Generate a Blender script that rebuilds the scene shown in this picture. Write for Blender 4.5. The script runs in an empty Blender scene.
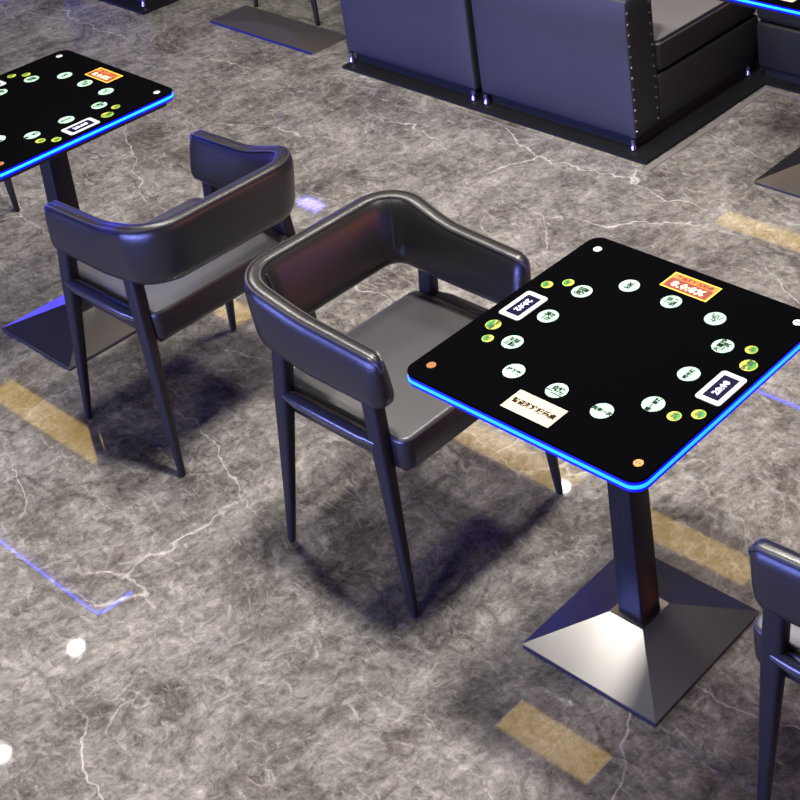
import bpy, bmesh, math, random
from mathutils import Vector, Matrix
random.seed(7)
S = bpy.context.scene
COL = S.collection
V = Vector
PI = math.pi

# ------------------------------------------------------------------ camera
ang = math.radians(48.8)
W_ = V((math.sin(ang), -math.cos(ang), 0)); U_ = V((math.cos(ang), math.sin(ang), 0))
pitch, roll = math.radians(19.77), math.radians(-4.935)
F0 = V((0, math.cos(pitch), -math.sin(pitch))); UP0 = V((0, math.sin(pitch), math.cos(pitch))); R0 = V((1, 0, 0))
Rr = R0 * math.cos(roll) + UP0 * math.sin(roll)
Ur = -R0 * math.sin(roll) + UP0 * math.cos(roll)
def room(v): return V((v.dot(W_), v.dot(U_), v.z))       # room axes: x along the table rows, y towards the sofas
r_, u_, f_ = room(Rr), room(Ur), room(F0)
cd = bpy.data.cameras.new('camera'); cam = bpy.data.objects.new('camera', cd); COL.objects.link(cam)
m = Matrix(((r_.x, u_.x, -f_.x, 0), (r_.y, u_.y, -f_.y, 0), (r_.z, u_.z, -f_.z, 2.639), (0, 0, 0, 1)))
cam.matrix_world = m
cd.sensor_width = 36; cd.lens = 1575.8 / 800 * 36
cd.shift_x = -(613.0 - 400) / 800; cd.shift_y = (-69.9 - 400) / 800
cd.clip_start = 0.05
S.camera = cam

# ------------------------------------------------------------------ world, lights, exposure
wd = bpy.data.worlds.new('world'); S.world = wd; wd.use_nodes = True
bg = wd.node_tree.nodes['Background']; bg.inputs[0].default_value = (0.62, 0.62, 0.75, 1); bg.inputs[1].default_value = 0.07
S.view_settings.view_transform = 'Standard'; S.view_settings.look = 'None'
S.view_settings.gamma = 1; S.view_settings.use_curve_mapping = False
S.view_settings.exposure = 0.0

def area(name, loc, tgt, sx, sy, power, col):
    l = bpy.data.lights.new(name, 'AREA'); l.shape = 'RECTANGLE'; l.size = sx; l.size_y = sy
    l.energy = power; l.color = col
    o = bpy.data.objects.new(name, l); COL.objects.link(o); o.location = loc
    o.rotation_euler = (V(tgt) - V(loc)).to_track_quat('-Z', 'Y').to_euler()
    return o
# square ceiling lamps over the table rows
LAMPS = ((-2.42, 2.08, 115), (-3.55, 2.12, 48), (-4.8, 2.45, 55), (-2.8, 3.35, 46), (-.6, 2.2, 30), (-2.2, .2, 18))
for x, y, p in LAMPS: area('ceiling_lamp_light', (x, y, 3.17), (x, y, 0), .26, .26, p, (1, .955, .90))
# blue and amber light walls of the room, out of view
b1 = area('blue_wall_light', (-3.8, -4.4, .26), (-3.8, 3, .42), 10, .44, 500, (.24, .29, 1)); b1.data.spread = math.radians(110)
b2 = area('blue_wall_light', (-9.0, 3.2, .45), (-3, 3.2, .45), 6, .7, 70, (.06, .05, 1)); b2.data.spread = math.radians(120)
b3 = area('warm_wall_light', (2.6, 4.2, 1.3), (-3, 3.4, .7), 4, 1.4, 60, (1, .28, .16))

# ------------------------------------------------------------------ helpers
def mat(name, base=(.5, .5, .5), rough=.5, metal=0, spec=.5, emit=None, es=0, bump=0, bscale=60, var=0, coat=0):
    mt = bpy.data.materials.new(name); mt.use_nodes = True
    nt = mt.node_tree; b = nt.nodes['Principled BSDF']
    b.inputs['Base Color'].default_value = (*base, 1); b.inputs['Roughness'].default_value = rough
    b.inputs['Metallic'].default_value = metal; b.inputs['Specular IOR Level'].default_value = spec
    b.inputs['Coat Weight'].default_value = coat
    if emit: b.inputs['Emission Color'].default_value = (*emit, 1); b.inputs['Emission Strength'].default_value = es
    tc = nt.nodes.new('ShaderNodeTexCoord'); n = nt.nodes.new('ShaderNodeTexNoise')
    n.inputs['Scale'].default_value = bscale; n.inputs['Detail'].default_value = 4
    nt.links.new(tc.outputs['Object'], n.inputs['Vector'])
    if bump:
        bp = nt.nodes.new('ShaderNodeBump'); bp.inputs['Strength'].default_value = bump; bp.inputs['Distance'].default_value = .004
        nt.links.new(n.outputs['Fac'], bp.inputs['Height']); nt.links.new(bp.outputs['Normal'], b.inputs['Normal'])
    if var:
        mp = nt.nodes.new('ShaderNodeMapRange'); mp.inputs[3].default_value = max(0, rough - var); mp.inputs[4].default_value = rough + var
        nt.links.new(n.outputs['Fac'], mp.inputs[0]); nt.links.new(mp.outputs[0], b.inputs['Roughness'])
    return mt

class MB:
    """collects shapes and links them as one mesh object"""
    def __init__(s): s.v = []; s.f = []; s.m = []
    def add(s, vs, fs, mi=0):
        k = len(s.v); s.v += [V(p) for p in vs]; s.f += [tuple(i + k for i in f) for f in fs]; s.m += [mi] * len(fs); return s
    def box(s, a, b, mi=0):
        x0, y0, z0 = a; x1, y1, z1 = b
        return s.add([(x0,y0,z0),(x1,y0,z0),(x1,y1,z0),(x0,y1,z0),(x0,y0,z1),(x1,y0,z1),(x1,y1,z1),(x0,y1,z1)],
                     [(0,3,2,1),(4,5,6,7),(0,1,5,4),(1,2,6,5),(2,3,7,6),(3,0,4,7)], mi)
    def loft(s, rings, mi=0, caps=True, closed=False):
        n = len(rings[0]); vs = [p for r in rings for p in r]; fs = []
        R = len(rings)
        for i in range(R if closed else R - 1):
            for j in range(n):
                fs.append((i*n+j, i*n+(j+1) % n, ((i+1) % R)*n+(j+1) % n, ((i+1) % R)*n+j))
        if caps and not closed: fs += [tuple(reversed(range(n))), tuple((R-1)*n+j for j in range(n))]
        return s.add(vs, fs, mi)
    def tube(s, pts, rad, seg=8, mi=0):
        rings = []; pts = [V(p) for p in pts]
        for i, p in enumerate(pts):
            t = (pts[min(i+1, len(pts)-1)] - pts[max(i-1, 0)]).normalized()
            a = V((0, 0, 1)) if abs(t.z) < .9 else V((1, 0, 0))
            e1 = t.cross(a).normalized(); e2 = t.cross(e1)
            r = rad[i] if isinstance(rad, (list, tuple)) else rad
            rings.append([p + e1*r*math.cos(2*PI*k/seg) + e2*r*math.sin(2*PI*k/seg) for k in range(seg)])
        return s.loft(rings, mi)
    def disc(s, c, r, h, seg=24, mi=0):
        c = V(c); rr = [(r, 0), (r, h*.6), (r*.94, h)]
        return s.loft([[c + V((q*math.cos(2*PI*k/seg), q*math.sin(2*PI*k/seg), z)) for k in range(seg)] for q, z in rr], mi)
    def build(s, name, mats, parent=None, smooth=True, bevel=0, bseg=3, ang=40):
        me = bpy.data.meshes.new(name); me.from_pydata([tuple(p) for p in s.v], [], s.f)
        if not isinstance(mats, (list, tuple)): mats = [mats]
        for q in mats: me.materials.append(q)
        for p, mi in zip(me.polygons, s.m): p.material_index = mi
        bm = bmesh.new(); bm.from_mesh(me); bmesh.ops.recalc_face_normals(bm, faces=bm.faces)
        if bevel:
            es = [e for e in bm.edges if len(e.link_faces) == 2 and e.calc_face_angle(0) > math.radians(30)]
            bmesh.ops.bevel(bm, geom=es, offset=bevel, segments=bseg, profile=.5, affect='EDGES', clamp_overlap=True)
        bm.to_mesh(me); bm.free()
        if smooth:
            me.set_sharp_from_angle(angle=math.radians(ang))
            for p in me.polygons: p.use_smooth = True
        o = bpy.data.objects.new(name, me); COL.objects.link(o)
        if parent: o.parent = parent
        return o

def empty(name, loc, rz=0):
    o = bpy.data.objects.new(name, None); COL.objects.link(o); o.location = loc; o.rotation_euler = (0, 0, rz)
    o.empty_display_size = .1; return o
def tag(o, label=None, cat=None, group=None, kind=None):
    if label: o['label'] = label
    if cat: o['category'] = cat
    if group: o['group'] = group
    if kind: o['kind'] = kind
    return o
def kids(o): return [c for c in bpy.data.objects if c.parent == o]
def copy_tree(o, parent=None):
    c = o.copy(); COL.objects.link(c); c.parent = parent
    for k in kids(o): copy_tree(k, c)
    return c

def rrect(hx, hy, r, n=6):
    pts = []
    for cx, cy, a0 in ((hx-r, hy-r, 0), (-hx+r, hy-r, 90), (-hx+r, -hy+r, 180), (hx-r, -hy+r, 270)):
        for k in range(n+1):
            a = math.radians(a0 + 90*k/n); pts.append((cx + r*math.cos(a), cy + r*math.sin(a)))
    return pts
def slab(mb, hx, hy, r, z0, z1, e=0, mi=0, c=(0, 0), n=6, seg=3):
    """rounded-corner slab with eased top and bottom edges"""
    rings = []
    prof = []
    for k in range(seg+1):
        a = PI/2*k/seg; prof.append((e*(1-math.sin(a)), z0 + e*(1-math.cos(a))))
    for k in range(seg+1):
        a = PI/2*k/seg; prof.append((e*(1-math.cos(a)), z1 - e + e*math.sin(a)))
    if e == 0: prof = [(0, z0), (0, z1)]
    for ins, z in prof:
        rings.append([V((c[0]+x, c[1]+y, z)) for x, y in rrect(hx-ins, hy-ins, max(r-ins, .0005), n)])
    mb.loft(rings, mi); return mb

def text_geo(txt, size, sx=1):
    cu = bpy.data.curves.new('lettering', 'FONT'); cu.body = txt; cu.size = size; cu.align_x = 'CENTER'; cu.align_y = 'CENTER'
    cu.resolution_u = 1; cu.offset = size*.042; cu.space_line = .82
    o = bpy.data.objects.new('lettering', cu); COL.objects.link(o)
    bpy.context.view_layer.update()
    dg = bpy.context.evaluated_depsgraph_get()
    me = bpy.data.meshes.new_from_object(o.evaluated_get(dg))
    vs = [V((v.co.x*sx, v.co.y, 0)) for v in me.vertices]; fs = [tuple(p.vertices) for p in me.polygons]
    bpy.data.objects.remove(o); bpy.data.curves.remove(cu); bpy.data.meshes.remove(me)
    if vs:
        cx = (min(v.x for v in vs)+max(v.x for v in vs))/2; cy = (min(v.y for v in vs)+max(v.y for v in vs))/2
        vs = [v - V((cx, cy, 0)) for v in vs]
    return vs, fs
def put_text(mb, txt, size, c, rz, z, mi, sx=1):
    vs, fs = text_geo(txt, size, sx)
    R = Matrix.Rotation(rz, 4, 'Z')
    mb.add([R @ v + V((c[0], c[1], z)) for v in vs], fs, mi)

# ------------------------------------------------------------------ materials
M = {}
M['leather'] = mat('black_leather', (.013, .0115, .012), .33, spec=.55, bump=.12, bscale=260, var=.05)
M['seat'] = mat('seat_leather_lit', (.045, .043, .044), .36, spec=.6, bump=.12, bscale=260, var=.05)
M['rail'] = mat('rail_leather', (.03, .028, .03), .26, spec=1)
M['piping'] = mat('leather_piping', (.03, .028, .03), .3, spec=.6)
M['leg'] = mat('dark_leg_metal', (.016, .013, .0125), .45, spec=.25)
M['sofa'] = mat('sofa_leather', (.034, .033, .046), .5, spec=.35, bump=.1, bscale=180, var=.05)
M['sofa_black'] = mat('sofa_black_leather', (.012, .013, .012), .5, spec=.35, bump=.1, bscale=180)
M['sofa_seat'] = mat('sofa_seat_leather_lit', (.16, .15, .15), .35, spec=.6, bump=.08, bscale=160)
M['nail'] = mat('nailhead_metal', (.35, .33, .32), .3, metal=1)
M['foot'] = mat('foot_metal', (.3, .28, .5), .25, metal=1)
M['glass'] = mat('black_table_glass', (.0015, .0015, .002), .12, spec=.0)
M['cyan'] = mat('led_cyan', (0, .3, .6), .4, emit=(.001, .024, 1), es=24)
M['blue'] = mat('led_blue_halo', (0, 0, .3), .35, emit=(.0, .004, 1), es=.65)  # halo beside the strip, painted as a dim emitting band
M['under'] = mat('table_underside', (.01, .01, .012), .5)
M['steel'] = mat('brushed_dark_steel', (.35, .335, .32), .28, metal=1)
M['column'] = mat('column_black_metal', (.010, .009, .010), .42, spec=.25)
M['edge'] = mat('base_edge_metal', (.022, .022, .032), .45)
M['mint'] = mat('mint_print', (.25, .40, .30), .6, emit=(.55, .9, .66), es=.2)
M['ink'] = mat('dark_ink', (.005, .012, .006), .9, spec=.1)
M['yellow'] = mat('yellow_green_print', (.35, .36, .03), .5, emit=(.45, .46, .03), es=.3)
M['green'] = mat('green_print', (.03, .2, .03), .5, emit=(.03, .25, .03), es=.35)
M['dkgreen'] = mat('dark_green_ink', (.01, .05, .01), .5)
M['cream'] = mat('cream_card', (.46, .38, .27), .6, emit=(1, .84, .6), es=.12)
M['brown_ink'] = mat('brown_ink', (.02, .012, .004), .9, spec=.1)
M['white'] = mat('white_screen_frame', (.40, .385, .44), .4, emit=(.9, .87, 1), es=.2)
M['screen'] = mat('dark_screen', (.003, .003, .012), .3, spec=.1, emit=(.01, .005, .10), es=.25)
M['digit'] = mat('screen_digits', (.6, .62, .9), .4, emit=(.6, .65, 1), es=.6)
M['orange'] = mat('orange_panel', (.55, .16, .02), .5, emit=(.8, .25, .03), es=.25)
M['dkred'] = mat('dark_red_panel', (.18, .02, .01), .5, emit=(.2, .02, .01), es=.2)
M['peach'] = mat('peach_panel_print', (.9, .55, .36), .5, emit=(1, .6, .38), es=.4)
M['gold'] = mat('gold_panel_border', (.8, .5, .05), .5, emit=(.9, .55, .05), es=.3)
M['silver'] = mat('silver_cap', (.7, .7, .74), .3, metal=.5, emit=(.6, .6, .65), es=.25)
M['warmlit'] = mat('warmlit_cap', (.5, .2, .06), .3, metal=.7, emit=(.4, .14, .03), es=.3)  # silver cap with a warm reflection put into its colour
M['trim'] = mat('floor_trim_stone', (.19, .175, .165), .3)
M['sofa_shade'] = mat('sofa_shade_black', (.008, .008, .009), .5, spec=.2)  # shade beneath the sofas, as slab colour
M['ceil'] = mat('dark_ceiling', (.05, .05, .055), .8)
M['warm'] = mat('warm_lamp', (1, .7, .3), .5, emit=(1, .66, .14), es=3.6)
M['bstrip'] = mat('blue_lamp', (.1, .1, 1), .5, emit=(.16, .14, 1), es=30)
M['spot'] = mat('downlight_glow', (1, 1, 1), .5, emit=(1, .98, .95), es=160)
M['lampface'] = mat('lamp_housing', (.1, .1, .1), .5)

def marble():
    mt = bpy.data.materials.new('polished_grey_marble'); mt.use_nodes = True; nt = mt.node_tree; L = nt.links.new
    b = nt.nodes['Principled BSDF']
    def N(t, **k):
        n = nt.nodes.new('ShaderNode' + t)
        for a, v in k.items(): n.inputs[a].default_value = v
        return n
    tc = N('TexCoord')
    mp = N('Mapping'); mp.inputs['Rotation'].default_value = (0, 0, .12); L(tc.outputs['Object'], mp.inputs[0])
    # warp field
    wn = N('TexNoise', Scale=1.3, Detail=5, Roughness=.6); L(mp.outputs[0], wn.inputs['Vector'])
    sub = N('VectorMath'); sub.operation = 'SUBTRACT'; L(wn.outputs['Color'], sub.inputs[0]); sub.inputs[1].default_value = (.5, .5, .5)
    sc = N('VectorMath'); sc.operation = 'SCALE'; L(sub.outputs[0], sc.inputs[0]); sc.inputs['Scale'].default_value = .42
    ad = N('VectorMath'); ad.operation = 'ADD'; L(mp.outputs[0], ad.inputs[0]); L(sc.outputs[0], ad.inputs[1])
    sc2 = N('VectorMath'); sc2.operation = 'SCALE'; L(sub.outputs[0], sc2.inputs[0]); sc2.inputs['Scale'].default_value = .14
    ad2 = N('VectorMath'); ad2.operation = 'ADD'; L(mp.outputs[0], ad2.inputs[0]); L(sc2.outputs[0], ad2.inputs[1])
    # cloudy ground
    n1 = N('TexNoise', Scale=4.2, Detail=14, Roughness=.78, Distortion=.15); L(ad.outputs[0], n1.inputs['Vector'])
    cr = N('ValToRGB'); L(n1.outputs['Fac'], cr.inputs[0])
    e = cr.color_ramp.elements
    e[0].position = .38; e[0].color = (.082, .071, .063, 1); e[1].position = .66; e[1].color = (.275, .256, .232, 1)
    k = e.new(.5); k.color = (.165, .153, .138, 1)
    # streaks stretched along one direction
    mp2 = N('Mapping'); mp2.inputs['Scale'].default_value = (5.5, 1.7, 1); L(ad2.outputs[0], mp2.inputs[0])
    n2 = N('TexNoise', Scale=4.5, Detail=12, Roughness=.8, Distortion=.1); L(mp2.outputs[0], n2.inputs['Vector'])
    mr = N('MapRange'); mr.inputs[1].default_value = .32; mr.inputs[2].default_value = .68; mr.inputs[3].default_value = .62; mr.inputs[4].default_value = 1.5
    L(n2.outputs['Fac'], mr.inputs[0])
    mul = N('VectorMath'); mul.operation = 'SCALE'; L(cr.outputs[0], mul.inputs[0]); L(mr.outputs[0], mul.inputs['Scale'])
    # vein networks: pale thin, broken
    def vein(scale, width, thr, seed):
        m3 = N('Mapping'); m3.inputs['Location'].default_value = (seed, seed*1.7, 0); m3.inputs['Scale'].default_value = (.55, 1.3, 1); L(ad.outputs[0], m3.inputs[0])
        v = N('TexVoronoi', Scale=scale); v.feature = 'DISTANCE_TO_EDGE'; L(m3.outputs[0], v.inputs['Vector'])
        r = N('MapRange'); r.inputs[1].default_value = 0; r.inputs[2].default_value = width; r.inputs[3].default_value = 1; r.inputs[4].default_value = 0
        L(v.outputs['Distance'], r.inputs[0])
        nn = N('TexNoise', Scale=scale*1.1, Detail=3); L(m3.outputs[0], nn.inputs['Vector'])
        r2 = N('MapRange'); r2.inputs[1].default_value = thr; r2.inputs[2].default_value = thr + .12; L(nn.outputs['Fac'], r2.inputs[0])
        x = N('Math'); x.operation = 'MULTIPLY'; L(r.outputs[0], x.inputs[0]); L(r2.outputs[0], x.inputs[1]); return x
    prev = mul.outputs[0]
    for scale, width, thr, seed, colr, amt in ((1.9, .007, .47, 3.1, (.56, .53, .49), .75), (4.2, .012, .52, 7.7, (.40, .375, .35), .5),
                                               (9, .05, .50, 11.3, (.36, .335, .315), .45), (4.5, .04, .5, 21.3, (.06, .052, .048), .6)):
        x = vein(scale, width, thr, seed)
        a = N('Math'); a.operation = 'MULTIPLY'; L(x.outputs[0], a.inputs[0]); a.inputs[1].default_value = amt
        mx = N('Mix'); mx.data_type = 'RGBA'; L(a.outputs[0], mx.inputs[0]); L(prev, mx.inputs[6]); mx.inputs[7].default_value = (*colr, 1)
        prev = mx.outputs[2]
    # fine grain
    n4 = N('TexNoise', Scale=38, Detail=8, Roughness=.8, Distortion=.9); L(ad2.outputs[0], n4.inputs['Vector'])
    r4 = N('MapRange'); r4.inputs[1].default_value = .3; r4.inputs[2].default_value = .7; r4.inputs[3].default_value = .36; r4.inputs[4].default_value = 1.7
    L(n4.outputs['Fac'], r4.inputs[0])
    m4 = N('VectorMath'); m4.operation = 'SCALE'; L(prev, m4.inputs[0]); L(r4.outputs[0], m4.inputs['Scale'])
    # short pale flecks
    mp5 = N('Mapping'); mp5.inputs['Scale'].default_value = (1, 2.6, 1); L(ad2.outputs[0], mp5.inputs[0])
    n5 = N('TexNoise', Scale=17, Detail=7, Roughness=.7, Distortion=.7); L(mp5.outputs[0], n5.inputs['Vector'])
    r5 = N('MapRange'); r5.inputs[1].default_value = .56; r5.inputs[2].default_value = .72; r5.inputs[3].default_value = 0; r5.inputs[4].default_value = .6
    L(n5.outputs['Fac'], r5.inputs[0])
    m5 = N('Mix'); m5.data_type = 'RGBA'; L(r5.outputs[0], m5.inputs[0]); L(m4.outputs[0], m5.inputs[6]); m5.inputs[7].default_value = (.50, .47, .43, 1)
    L(m5.outputs[2], b.inputs['Base Color'])
    b.inputs['Roughness'].default_value = .03; b.inputs['Specular IOR Level'].default_value = .55
    return mt
M['marble'] = marble()

# ------------------------------------------------------------------ setting
fl = MB(); fl.box((-13, -6, -.06), (5, 16, 0)); fl = fl.build('floor', M['marble'], smooth=False); tag(fl, kind='structure')
ce = MB(); ce.box((-13, -6, 3.2), (5, 16, 3.26)); ce = ce.build('ceiling', M['ceil'], smooth=False); tag(ce, kind='structure')

K = 3.2 / 2.639 + 1
def strip(x0, x1, y, w, mt, name, label, cat, group, along='x'):
    mb = MB()
    if along == 'x': mb.box((x0, y-w/2, 3.185), (x1, y+w/2, 3.2))
    else: mb.box((y-w/2, x0, 3.185), (y+w/2, x1, 3.2))
    o = mb.build(name, mt, smooth=False); tag(o, label, cat, group); return o
wl = 'warm amber ceiling light strip mirrored as a yellow patch in the marble floor'
for x0, x1, y in ((-6.45, -5.1, 5.1), (-4.75, -3.9, 5.1), (-4.45, -3.75, 3.74), (-8.8, -7.6, 3.74), (-6.1, -5.3, 7.88), (-8.3, -8.05, 5.13)):
    strip(x0, x1, y, .17, M['warm'], 'ceiling_light_strip', wl, 'ceiling light', 'warm ceiling light strips')
bl = 'added unseen blue strip overhead, standing in for a table edge mirrored in the marble'
for a in ((-8.98, -8.75, 6.38, .10, 'x', 30),):  # added strip: gives the dash a far table's lit edge would mirror
    strip(a[0], a[1], a[2], a[3], M['lampface'], 'blue_dash_helper', bl, 'ceiling light', None, a[4])
    cx = (a[0]+a[1])/2; ln = a[1]-a[0]; p = (cx, a[2]) if a[4] == 'x' else (a[2], cx)
    o = area('blue_dash_helper_light', (p[0], p[1], 3.18), (p[0], p[1], 0), 1, 1, a[5]*PI*ln*a[3], (.14, .12, 1))
    o.rotation_euler = (0, 0, 0); o.data.size, o.data.size_y = (ln, a[3]) if a[4] == 'x' else (a[3], ln)
def downlight(x, y, r=.036):
    t = empty('ceiling_downlight', (x, y, 3.2)); tag(t, 'round white recessed ceiling downlight mirrored as a bright spot in the marble floor', 'ceiling light', 'recessed downlights')
    MB().disc((0, 0, -.012), r*1.5, .012, 20).build('rim', M['lampface'], t)
    MB().disc((0, 0, -.016), r, .004, 20).build('bulb', M['spot'], t)
for x, y in ((-6.40, 2.77), (-6.11, 2.19), (-5.14, 5.05)): downlight(x, y)
for x, y, _p in LAMPS:
    mb = MB(); mb.box((x-.31, y-.31, 3.175), (x+.31, y+.31, 3.2)); o = mb.build('ceiling_lamp', M['lampface'], smooth=False)
    tag(o, 'square white ceiling lamp above the tables', 'ceiling light', 'square ceiling lamps')

# floor trim following the sofas, and black slabs drawn as the shade under them
tr = MB()
tr.box((-4.2, 3.676, 0), (-3.178, 3.683, .002)); tr.box((-3.178, 3.676, 0), (-3.153, 4.43, .003)); tr.box((-3.153, 4.412, 0), (-1.2, 4.43, .003))
tag(tr.build('trim_1', M['trim'], smooth=False), kind='structure')
tr = MB(); tr.box((-4.79, 3.712, 0), (-3.19, 4.60, .012)); tag(tr.build('shade_slab_2', M['sofa_shade'], smooth=False), kind='structure')
tr = MB(); tr.box((-3.19, 4.45, 0), (-2.2, 5.3, .012)); tag(tr.build('shade_slab_3', M['sofa_shade'], smooth=False), kind='structure')
tr = MB(); tr.box((-7.0, 3.635, 0), (-6.08, 4.5, .012)); tag(tr.build('shade_slab_4', M['sofa_shade'], smooth=False), kind='structure')

# ------------------------------------------------------------------ chair
def make_chair(loc, rz):
    t = empty('armchair', loc, rz)
    # curved band: arms and back in one
    path = []
    hy, xb, r = .228, -.248, .082
    xe = .180
    for k in range(9): path.append((xe - (xe - (xb + r))*k/8, -hy, -90))
    for k in range(1, 8):
        a = math.radians(270 - 90*k/8); path.append((xb + r + r*math.cos(a), -hy + r + r*math.sin(a), math.degrees(a)))
    for k in range(9): path.append((xb, -hy + r + (2*hy - 2*r)*k/8, 180))
    for k in range(1, 8):
        a = math.radians(180 - 90*k/8); path.append((xb + r + r*math.cos(a), hy - r + r*math.sin(a), math.degrees(a)))
    for k in range(9): path.append((xb + r + (xe - (xb + r))*k/8, hy, 90))
    def frame(x, y, d):
        back = max(0, min(1, (-x - .02) / .22)); back = back*back*(3 - 2*back)
        ax = max(0, min(1, (xe - x) / (xe - xb)))
        top = .684 + .020*ax + .034*back; bot = .540 + .018*back
        th = .058 + .010*back
        n = V((math.cos(math.radians(d)), math.sin(math.radians(d)), 0))
        return top, bot, th, n, back
    def ring(x, y, d, fh=1, ft=1, dx=0):
        top, bot, th, n, back = frame(x, y, d); h = top - bot; zc = (top + bot)/2
        out = []
        for k in range(24):
            a = 2*PI*k/24; c, s_ = math.cos(a), math.sin(a)
            p = abs(c)**.75*math.copysign(1, c); q = abs(s_)**.48*math.copysign(1, s_)
            taper = 1 - .22*q                       # thinner towards the top, outer face near upright
            lean = (.006 + .010*back) * q
            out.append(V((x + dx, y, zc)) + n*(p*th/2*ft*taper + lean) + V((0, 0, q*h/2*fh)))
        return out
    rings = []
    ends = [(.030, .50, .12), (.029, .66, .35), (.024, .82, .62), (.015, .93, .85), (.006, .985, .97)]
    for dx, fh, ft in ends: rings.append(ring(*path[0], fh, ft, dx))
    for p in path: rings.append(ring(*p))
    for dx, fh, ft in reversed(ends): rings.append(ring(*path[-1], fh, ft, dx))
    bk = MB().loft(rings).build('backrest', M['leather'], t, ang=70)
    # piping just inside and outside the top edge
    for k in (4, 8):                      # follow the band's own surface, round the arm ends too
        pi = MB(); pi.tube([r_[k] for r_ in rings], .0036, 6); pi.build('piping', M['piping'], bk)
    # upright seams where arms meet the back, inner side
    for s_ in (-1, 1):
        x, y = xb + r*.45, s_*(hy - r*.45)
        n = V((-.7, s_*.7, 0)); pts = []
        for q in (-.8, -.4, 0, .4, .8):
            pts.append(V((x - .012, y + s_*.012, .665 + q*.075)) - n*.0285 + n*(.018*q))
        sm = MB(); sm.tube(pts, .0028, 6); sm.build('seam', M['piping'], bk)
    # seat
    s = MB(); slab(s, .218, .226, .030, .384, .468, .011, c=(.019, 0), n=5, seg=4)
    for i, p in enumerate(s.v):
        if p.z > .46: p.z += .006*(1 - min(1, (p.x/.2)**2))*(1 - min(1, (p.y/.22)**2))
    sc = s.build('seat', [M['seat'], M['leather']], t)
    for p in sc.data.polygons:
        if p.normal.z < .35: p.material_index = 1  # darker sides, paler top: overhead light put into the seat colour
    for y in (-1, 1):
        fr = MB(); fr.tube([(-.155, y*.243, .452), (-.10, y*.243, .452), (.0, y*.243, .452), (.12, y*.243, .452), (.168, y*.243, .452)], [.010, .019, .019, .019, .012], 10); fr.build('side_rail', M['rail'], t)
    un = MB(); un.box((-.16, -.20, .355), (.20, .20, .386)); un.build('seat_frame', M['leg'], t, bevel=.008)
    # tapered splayed legs
    for fx, fy, tx, ty in ((.215, .25, .158, .232), (-.22, .25, -.145, .232)):
        for s_ in (-1, 1):
            L = MB(); rr = []
            for q in (0, .015, .3, .62, .8, 1):
                x = fx + (tx - fx)*q; y = s_*(fy + (ty - fy)*q); z = .572*q
                hx = .009 + .0145*min(1, q*1.25); hyy = .0075 + .0105*min(1, q*1.25)
                if q == 0: hx *= .8; hyy *= .8
                rr.append([V((x + a, y + b_, z)) for a, b_ in rrect(hx, hyy, hyy*.6, 3)])
            L.loft(rr); L.build('leg', M['leg'], t)
    return t

G = 'curved-back leather armchairs at the game tables'
ch = make_chair((-2.537, 2.018, 0), 0)
tag(ch, 'black leather armchair in the picture centre, facing the nearest game table', 'chair', G)
def more_chair(loc, rz, label):
    c = copy_tree(ch); c.location = loc; c.rotation_euler = (0, 0, rz); tag(c, label, 'chair', G); return c
more_chair((-3.413, 2.010, 0), PI, 'black leather armchair seen from behind, pulled up to the left game table')
more_chair((-1.154, 2.017, 0), PI, 'leather armchair cut off by the right picture edge, beside the large table base')
more_chair((-5.118, 2.045, 0), 0, 'armchair mostly beyond the left picture edge, one leg showing under the left table')
more_chair((-5.455, 4.215, 0), 0, 'armchair at the top edge beside the blue sofa, only its slim legs in view')

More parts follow.
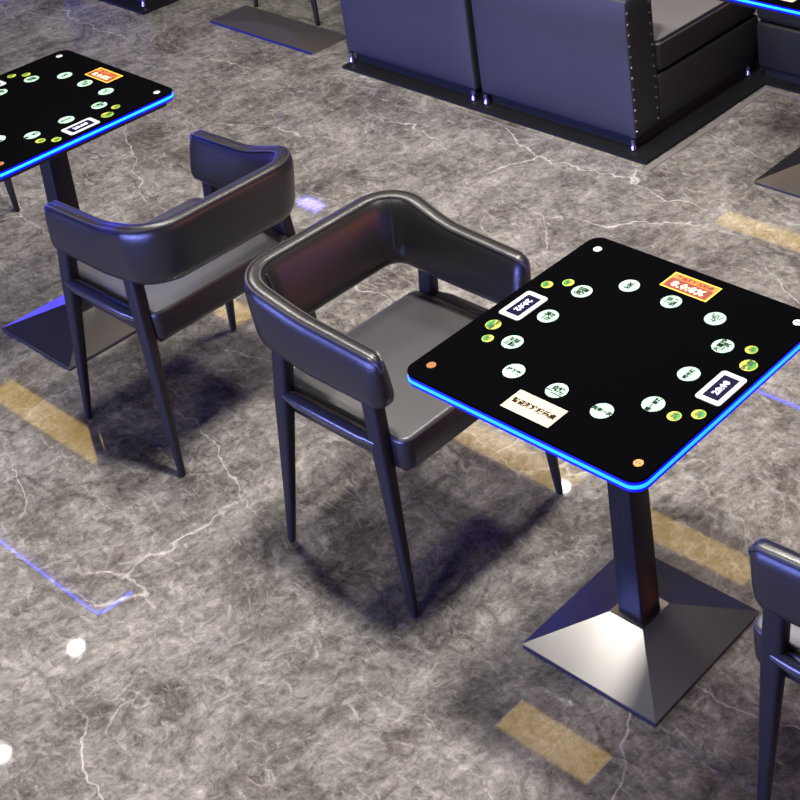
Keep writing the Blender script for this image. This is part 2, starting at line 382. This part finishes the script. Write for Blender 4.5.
# ------------------------------------------------------------------ game table
def make_table(loc, sc=1.0, base_sc=1.0, off=(0, 0)):
    t = empty('game_table', loc)
    H = .31
    def X(mb):            # scale the top in plan only
        for p in mb.v: p.x *= sc; p.y *= sc
        return mb
    top = X(slab(MB(), H, H, .032, .7435, .750, .002)).build('table_top', M['glass'], t, smooth=False)
    X(slab(MB(), H-.001, H-.001, .031, .7375, .7435)).build('led_halo_band', M['blue'], t)
    st = X(slab(MB(), H+.0005, H+.0005, .032, .7300, .7375, .001)); st.build('led_strip', M['cyan'], t)
    X(slab(MB(), H-.001, H-.001, .031, .7230, .7300)).build('led_halo_band', M['blue'], t)
    X(slab(MB(), H-.02, H-.02, .02, .705, .7230)).build('underside_panel', M['under'], t)
    z = .7502
    side = {'w-': -PI/2, 'w+': PI/2, 'u-': 0, 'u+': PI}
    words = {'w-': ['连点\n赞三', '左右\n喝一', '真心\n话吧'], 'w+': ['唱一首歌', '喝半杯', '大冒险\n一次'],
             'u-': ['找下家', '自饮\n一二三', '再来一次'], 'u+': ['过\n关', '讲一\n笑话', '七\n八九']}
    for sd, cs in (('w-', [(-.183, -.111), (-.183, 0), (-.183, .111)]), ('w+', [(.190, -.112), (.190, .002), (.192, .114)]),
                   ('u-', [(-.112, -.183), (.004, -.183), (.120, -.183)]), ('u+', [(-.109, .184), (.006, .184), (.122, .184)])):
        for (x, y), wd_ in zip(cs, words[sd]):
            mb = MB().disc((x, y, z), .0235, .0006, 28)
            one = '\n' not in wd_
            put_text(mb, wd_, .0118 if one else .0145, (x, y), side[sd], z + .0008, 1)
            X(mb).build('printed_disc', [M['mint'], M['ink']], top, smooth=False)
    for x, y, r, rz in ((-.266, .090, .0135, 0), (-.231, .121, .0135, 0), (-.261, -.087, .0175, 0), (-.236, -.130, .013, 0),
                        (.248, .135, .0135, 0), (.273, .089, .0185, 0), (.246, -.119, .0145, 0), (.282, -.089, .0145, 0)):
        mb = MB().disc((x, y, z), r, .0006, 24)
        # green half moon on the side facing the player
        n = 14; sx = -1 if x < 0 else 1
        a0 = math.radians(110 if x < 0 else -70)
        arc = [V((x + r*.86*math.cos(a0 + PI*k/n), y + r*.86*math.sin(a0 + PI*k/n), z + .0008)) for k in range(n+1)]
        mb.add(arc, [tuple(range(n+1))], 1)
        put_text(mb, '加' if r < .016 else '确定', r*.95, (x, y), side['w-' if x < 0 else 'w+'], z + .0011, 2)
        X(mb).build('button_disc', [M['yellow'], M['green'], M['dkgreen']], top, smooth=False)
    for x, y, d, txt in ((-.254, 0, 'w-', '20:02'), (.271, -.001, 'w+', '28:08')):
        mb = slab(MB(), .030, .050, .008, z, z + .0016)
        mb2 = MB()
        slab(mb2, .0185, .037, .001, z + .0017, z + .0021, mi=1, n=2)
        put_text(mb2, txt, .021, (0, 0), side[d], z + .0024, 2, sx=1)
        for q in mb2.v: pass
        mb.add(mb2.v, mb2.f, 0); mb.m[-len(mb2.m):] = mb2.m
        for p in mb.v: p.x += x; p.y += y
        X(mb).build('score_display', [M['white'], M['screen'], M['digit']], top, smooth=False)
    # orange advert panel
    mb = MB(); cx, cy = .007, .252
    mb.box((cx-.0625, cy-.030, z), (cx+.0625, cy+.030, z+.0006), 0)
    mb.box((cx-.0595, cy-.027, z+.0006), (cx+.0595, cy+.027, z+.0008), 1)
    mb.box((cx-.056, cy-.026, z+.0008), (cx+.056, cy+.008, z+.001), 2)
    put_text(mb, '聚会游戏互动桌', .014, (cx, cy+.0165), 0, z+.0012, 3)
    put_text(mb, '8.0:8%', .029, (cx, cy-.009), 0, z+.0012, 4, sx=1.15)
    X(mb).build('advert_panel', [M['gold'], M['orange'], M['dkred'], M['dkred'], M['peach']], top, smooth=False)
    mb = MB(); cx, cy = .004, -.2505
    mb.box((cx-.0625, cy-.030, z), (cx+.0625, cy+.030, z+.0006), 0)
    put_text(mb, '智能游戏娱乐桌', .0158, (cx, cy), 0, z+.0008, 1)
    X(mb).build('notice_card', [M['cream'], M['brown_ink']], top, smooth=False)
    for x, y, k in ((-.265, .262, 'silver'), (.274, .264, 'silver'), (.274, -.263, 'warmlit'), (-.269, -.262, 'warmlit')):
        mb = MB().disc((x, y, z), .0105, .0012, 16)
        mb.box((x-.006, y-.0012, z+.0012), (x+.006, y+.0012, z+.0016), 1)
        c = X(mb).build('corner_cap', [M[k], M['lampface']], top, smooth=False); c['label'] = k + ' coloured corner cap'
    # column
    hc = .034
    cb = MB(); cb.loft([[V((x, y, zz)) for x, y in rrect(q, q, .006, 3)] for q, zz in ((hc, .066*base_sc if base_sc == 1 else .05), (hc*.96, .4), (hc*.93, .705))])
    for p in cb.v: p.x += off[0]; p.y += off[1]
    cb.build('column', M['column'], t)
    # pyramid base
    hb = .187 * base_sc; zt = .068 if base_sc == 1 else .052
    b = MB(); ht = .047
    b.add([(-hb,-hb,.012),(hb,-hb,.012),(hb,hb,.012),(-hb,hb,.012),(-ht,-ht,zt),(ht,-ht,zt),(ht,ht,zt),(-ht,ht,zt),(-hb,-hb,.009),(hb,-hb,.009),(hb,hb,.009),(-hb,hb,.009)],
          [(0,1,5,4),(1,2,6,5),(2,3,7,6),(3,0,4,7),(4,5,6,7),(0,8,9,1),(1,9,10,2),(2,10,11,3),(3,11,8,0),(8,11,10,9)])
    for p in b.v: p.x += off[0]; p.y += off[1]
    b.build('base', M['steel'], t, smooth=False)
    b = MB(); b.box((-hb+.001+off[0], -hb+.001+off[1], 0), (hb-.001+off[0], hb-.001+off[1], .009)); b.build('base_rim', M['edge'], t, smooth=False)
    return t
t1 = make_table((-1.868, 2.027, 0))
tag(t1, 'black game table with glowing blue edge, the nearest and largest, right of centre', 'table')
t2 = make_table((-4.054, 2.010, 0), .95, 1.0, (-.004, .031))
tag(t2, 'black game table with blue edge cut off by the left picture edge', 'table')
t4 = copy_tree(t1); t4.location = (-2.606, 3.985, 0)
tag(t4, 'game table at the top right corner, only blue edge and metal base corner showing', 'table')

# ------------------------------------------------------------------ sofas
def make_sofa(loc, w, nails=True, rz=0, flip=False):
    t = empty('sofa', loc, rz)          # origin: middle of the back face on the floor, sofa runs towards +y
    bk = MB()
    # back with slightly pillowed face
    nx, nz = 16, 12; z0, z1 = .055, .585; d = .165
    def bulge(i, j):
        a = i/nx; b_ = j/nz; e = min(a, 1-a); f = min(b_, 1-b_)
        return .020*(1 - math.exp(-e*14))*(1 - math.exp(-f*10)) 
    g = []
    for j in range(nz+1):
        for i in range(nx+1):
            g.append(V((-w/2 + w*i/nx, .018 - bulge(i, j), z0 + (z1-z0)*j/nz)))
    k = len(g)
    g2 = [V((p.x, d, p.z)) for p in g]
    fs = []
    n1 = nx+1
    for j in range(nz):
        for i in range(nx):
            a = j*n1+i; fs.append((a, a+1, a+n1+1, a+n1)); fs.append((k+a, k+a+n1, k+a+n1+1, k+a+1))
    mf = [0]*len(fs)
    for i in range(nx):
        fs.append((i, k+i, k+i+1, i+1)); a = nz*n1+i; fs.append((a, a+1, k+a+1, k+a))
    for j in range(nz):
        a = j*n1; fs.append((a, a+n1, k+a+n1, k+a)); a = j*n1+nx; fs.append((a, k+a, k+a+n1, a+n1))
    bk.add(g + g2, fs)
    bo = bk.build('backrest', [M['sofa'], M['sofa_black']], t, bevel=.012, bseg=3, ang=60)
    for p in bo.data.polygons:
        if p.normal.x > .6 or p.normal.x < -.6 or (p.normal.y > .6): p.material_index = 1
    yr = .0048
    if nails:
        for yy in (.022, .143):
            for q in range(12):
                zz = .09 + q*.041
                MB_ = MB(); MB_.disc((0, 0, 0), yr, .0035, 10)
                for p in MB_.v:
                    x, y, z = p; p.x, p.y, p.z = w/2 + z + .0002, yy + x, zz + y
                MB_.build('nailhead', M['nail'], bo)
    b = MB(); b.box((-w/2+.006, d+.001, .055), (w/2-.004, .800, .243)); b.build('seat_base', M['sofa_black'], t, bevel=.012)
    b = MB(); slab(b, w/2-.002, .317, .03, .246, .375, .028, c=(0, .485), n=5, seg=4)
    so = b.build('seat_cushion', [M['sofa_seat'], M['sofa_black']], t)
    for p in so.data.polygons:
        if p.normal.z < .3: p.material_index = 1  # lit top and shaded sides of the cushion set by colour
    pp = MB(); rr = [V((x, y + .485, .368)) for x, y in rrect(w/2-.008, .311, .03, 5)]; rr.append(rr[0]); pp.tube(rr, .005, 6); pp.build('piping', M['sofa_black'], so)
    b = MB(); b.box((-w/2+.03, .04, .013), (w/2-.02, .78, .056)); b.build('under_frame', M['sofa_black'], t)
    for x in (-1, 1):
        for y in (.022, .73):
            f = MB(); f.loft([[V((x*(w/2-.02) + r*math.cos(2*PI*q/14), y + r*math.sin(2*PI*q/14), zz)) for q in range(14)] for r, zz in ((.007, .0125), (.012, .014), (.014, .016), (.012, .026), (.009, .034), (.011, .056))])
            f.build('foot', M['foot'], t)
    return t
GS = 'low leather sofa units along the row'
s1 = make_sofa((-3.6475, 3.741, 0), .765)
tag(s1, 'low dark blue leather sofa unit with nailhead studs down its end', 'sofa', GS)
s2 = make_sofa((-4.430, 3.741, 0), .745, nails=False)
tag(s2, 'low blue leather sofa unit directly left of the studded one', 'sofa', GS)
s3 = copy_tree(s2); s3.location = (-6.50, 3.665, 0)
tag(s3, 'sofa unit at the top left edge, only its dark lower corner showing', 'sofa', GS)
s4 = make_sofa((-2.815, 5.275, 0), .86, nails=False, rz=PI)
tag(s4, 'black sofa unit behind the top right table, its seat front facing the camera', 'sofa', GS)
# low metal plate beside the far chair
b = MB()
x0, x1, y0, y1 = -5.712, -5.012, 3.737, 3.937
b.add([(x0,y0,0),(x1,y0,0),(x1,y1,0),(x0,y1,0),(x0,y0,.012),(x1,y0,.012),(x1,y1,.012),(x0,y1,.012),(x0+.22,y0+.09,.022),(x1-.22,y0+.09,.022),(x1-.22,y1-.09,.022),(x0+.22,y1-.09,.022)],
      [(0,3,2,1),(0,1,5,4),(1,2,6,5),(2,3,7,6),(3,0,4,7),(4,5,9,8),(5,6,10,9),(6,7,11,10),(7,4,8,11),(8,9,10,11)])
pl = empty('metal_base_plate', (0, 0, 0)); b.build('plate', mat('plate_metal', (.35, .32, .30), .5, metal=1), pl, smooth=False)
e = MB(); e.box((x0, y0-.003, .001), (x1, y0, .011)); e.build('edge_reflection', mat('edge_blue_reflection', (.05, .05, .3), .3, metal=.7), pl, smooth=False)  # blue reflection on the plate's front edge, put into this strip's colour
tag(pl, 'flat dark metal base plate on the floor left of the blue sofas', 'base plate')
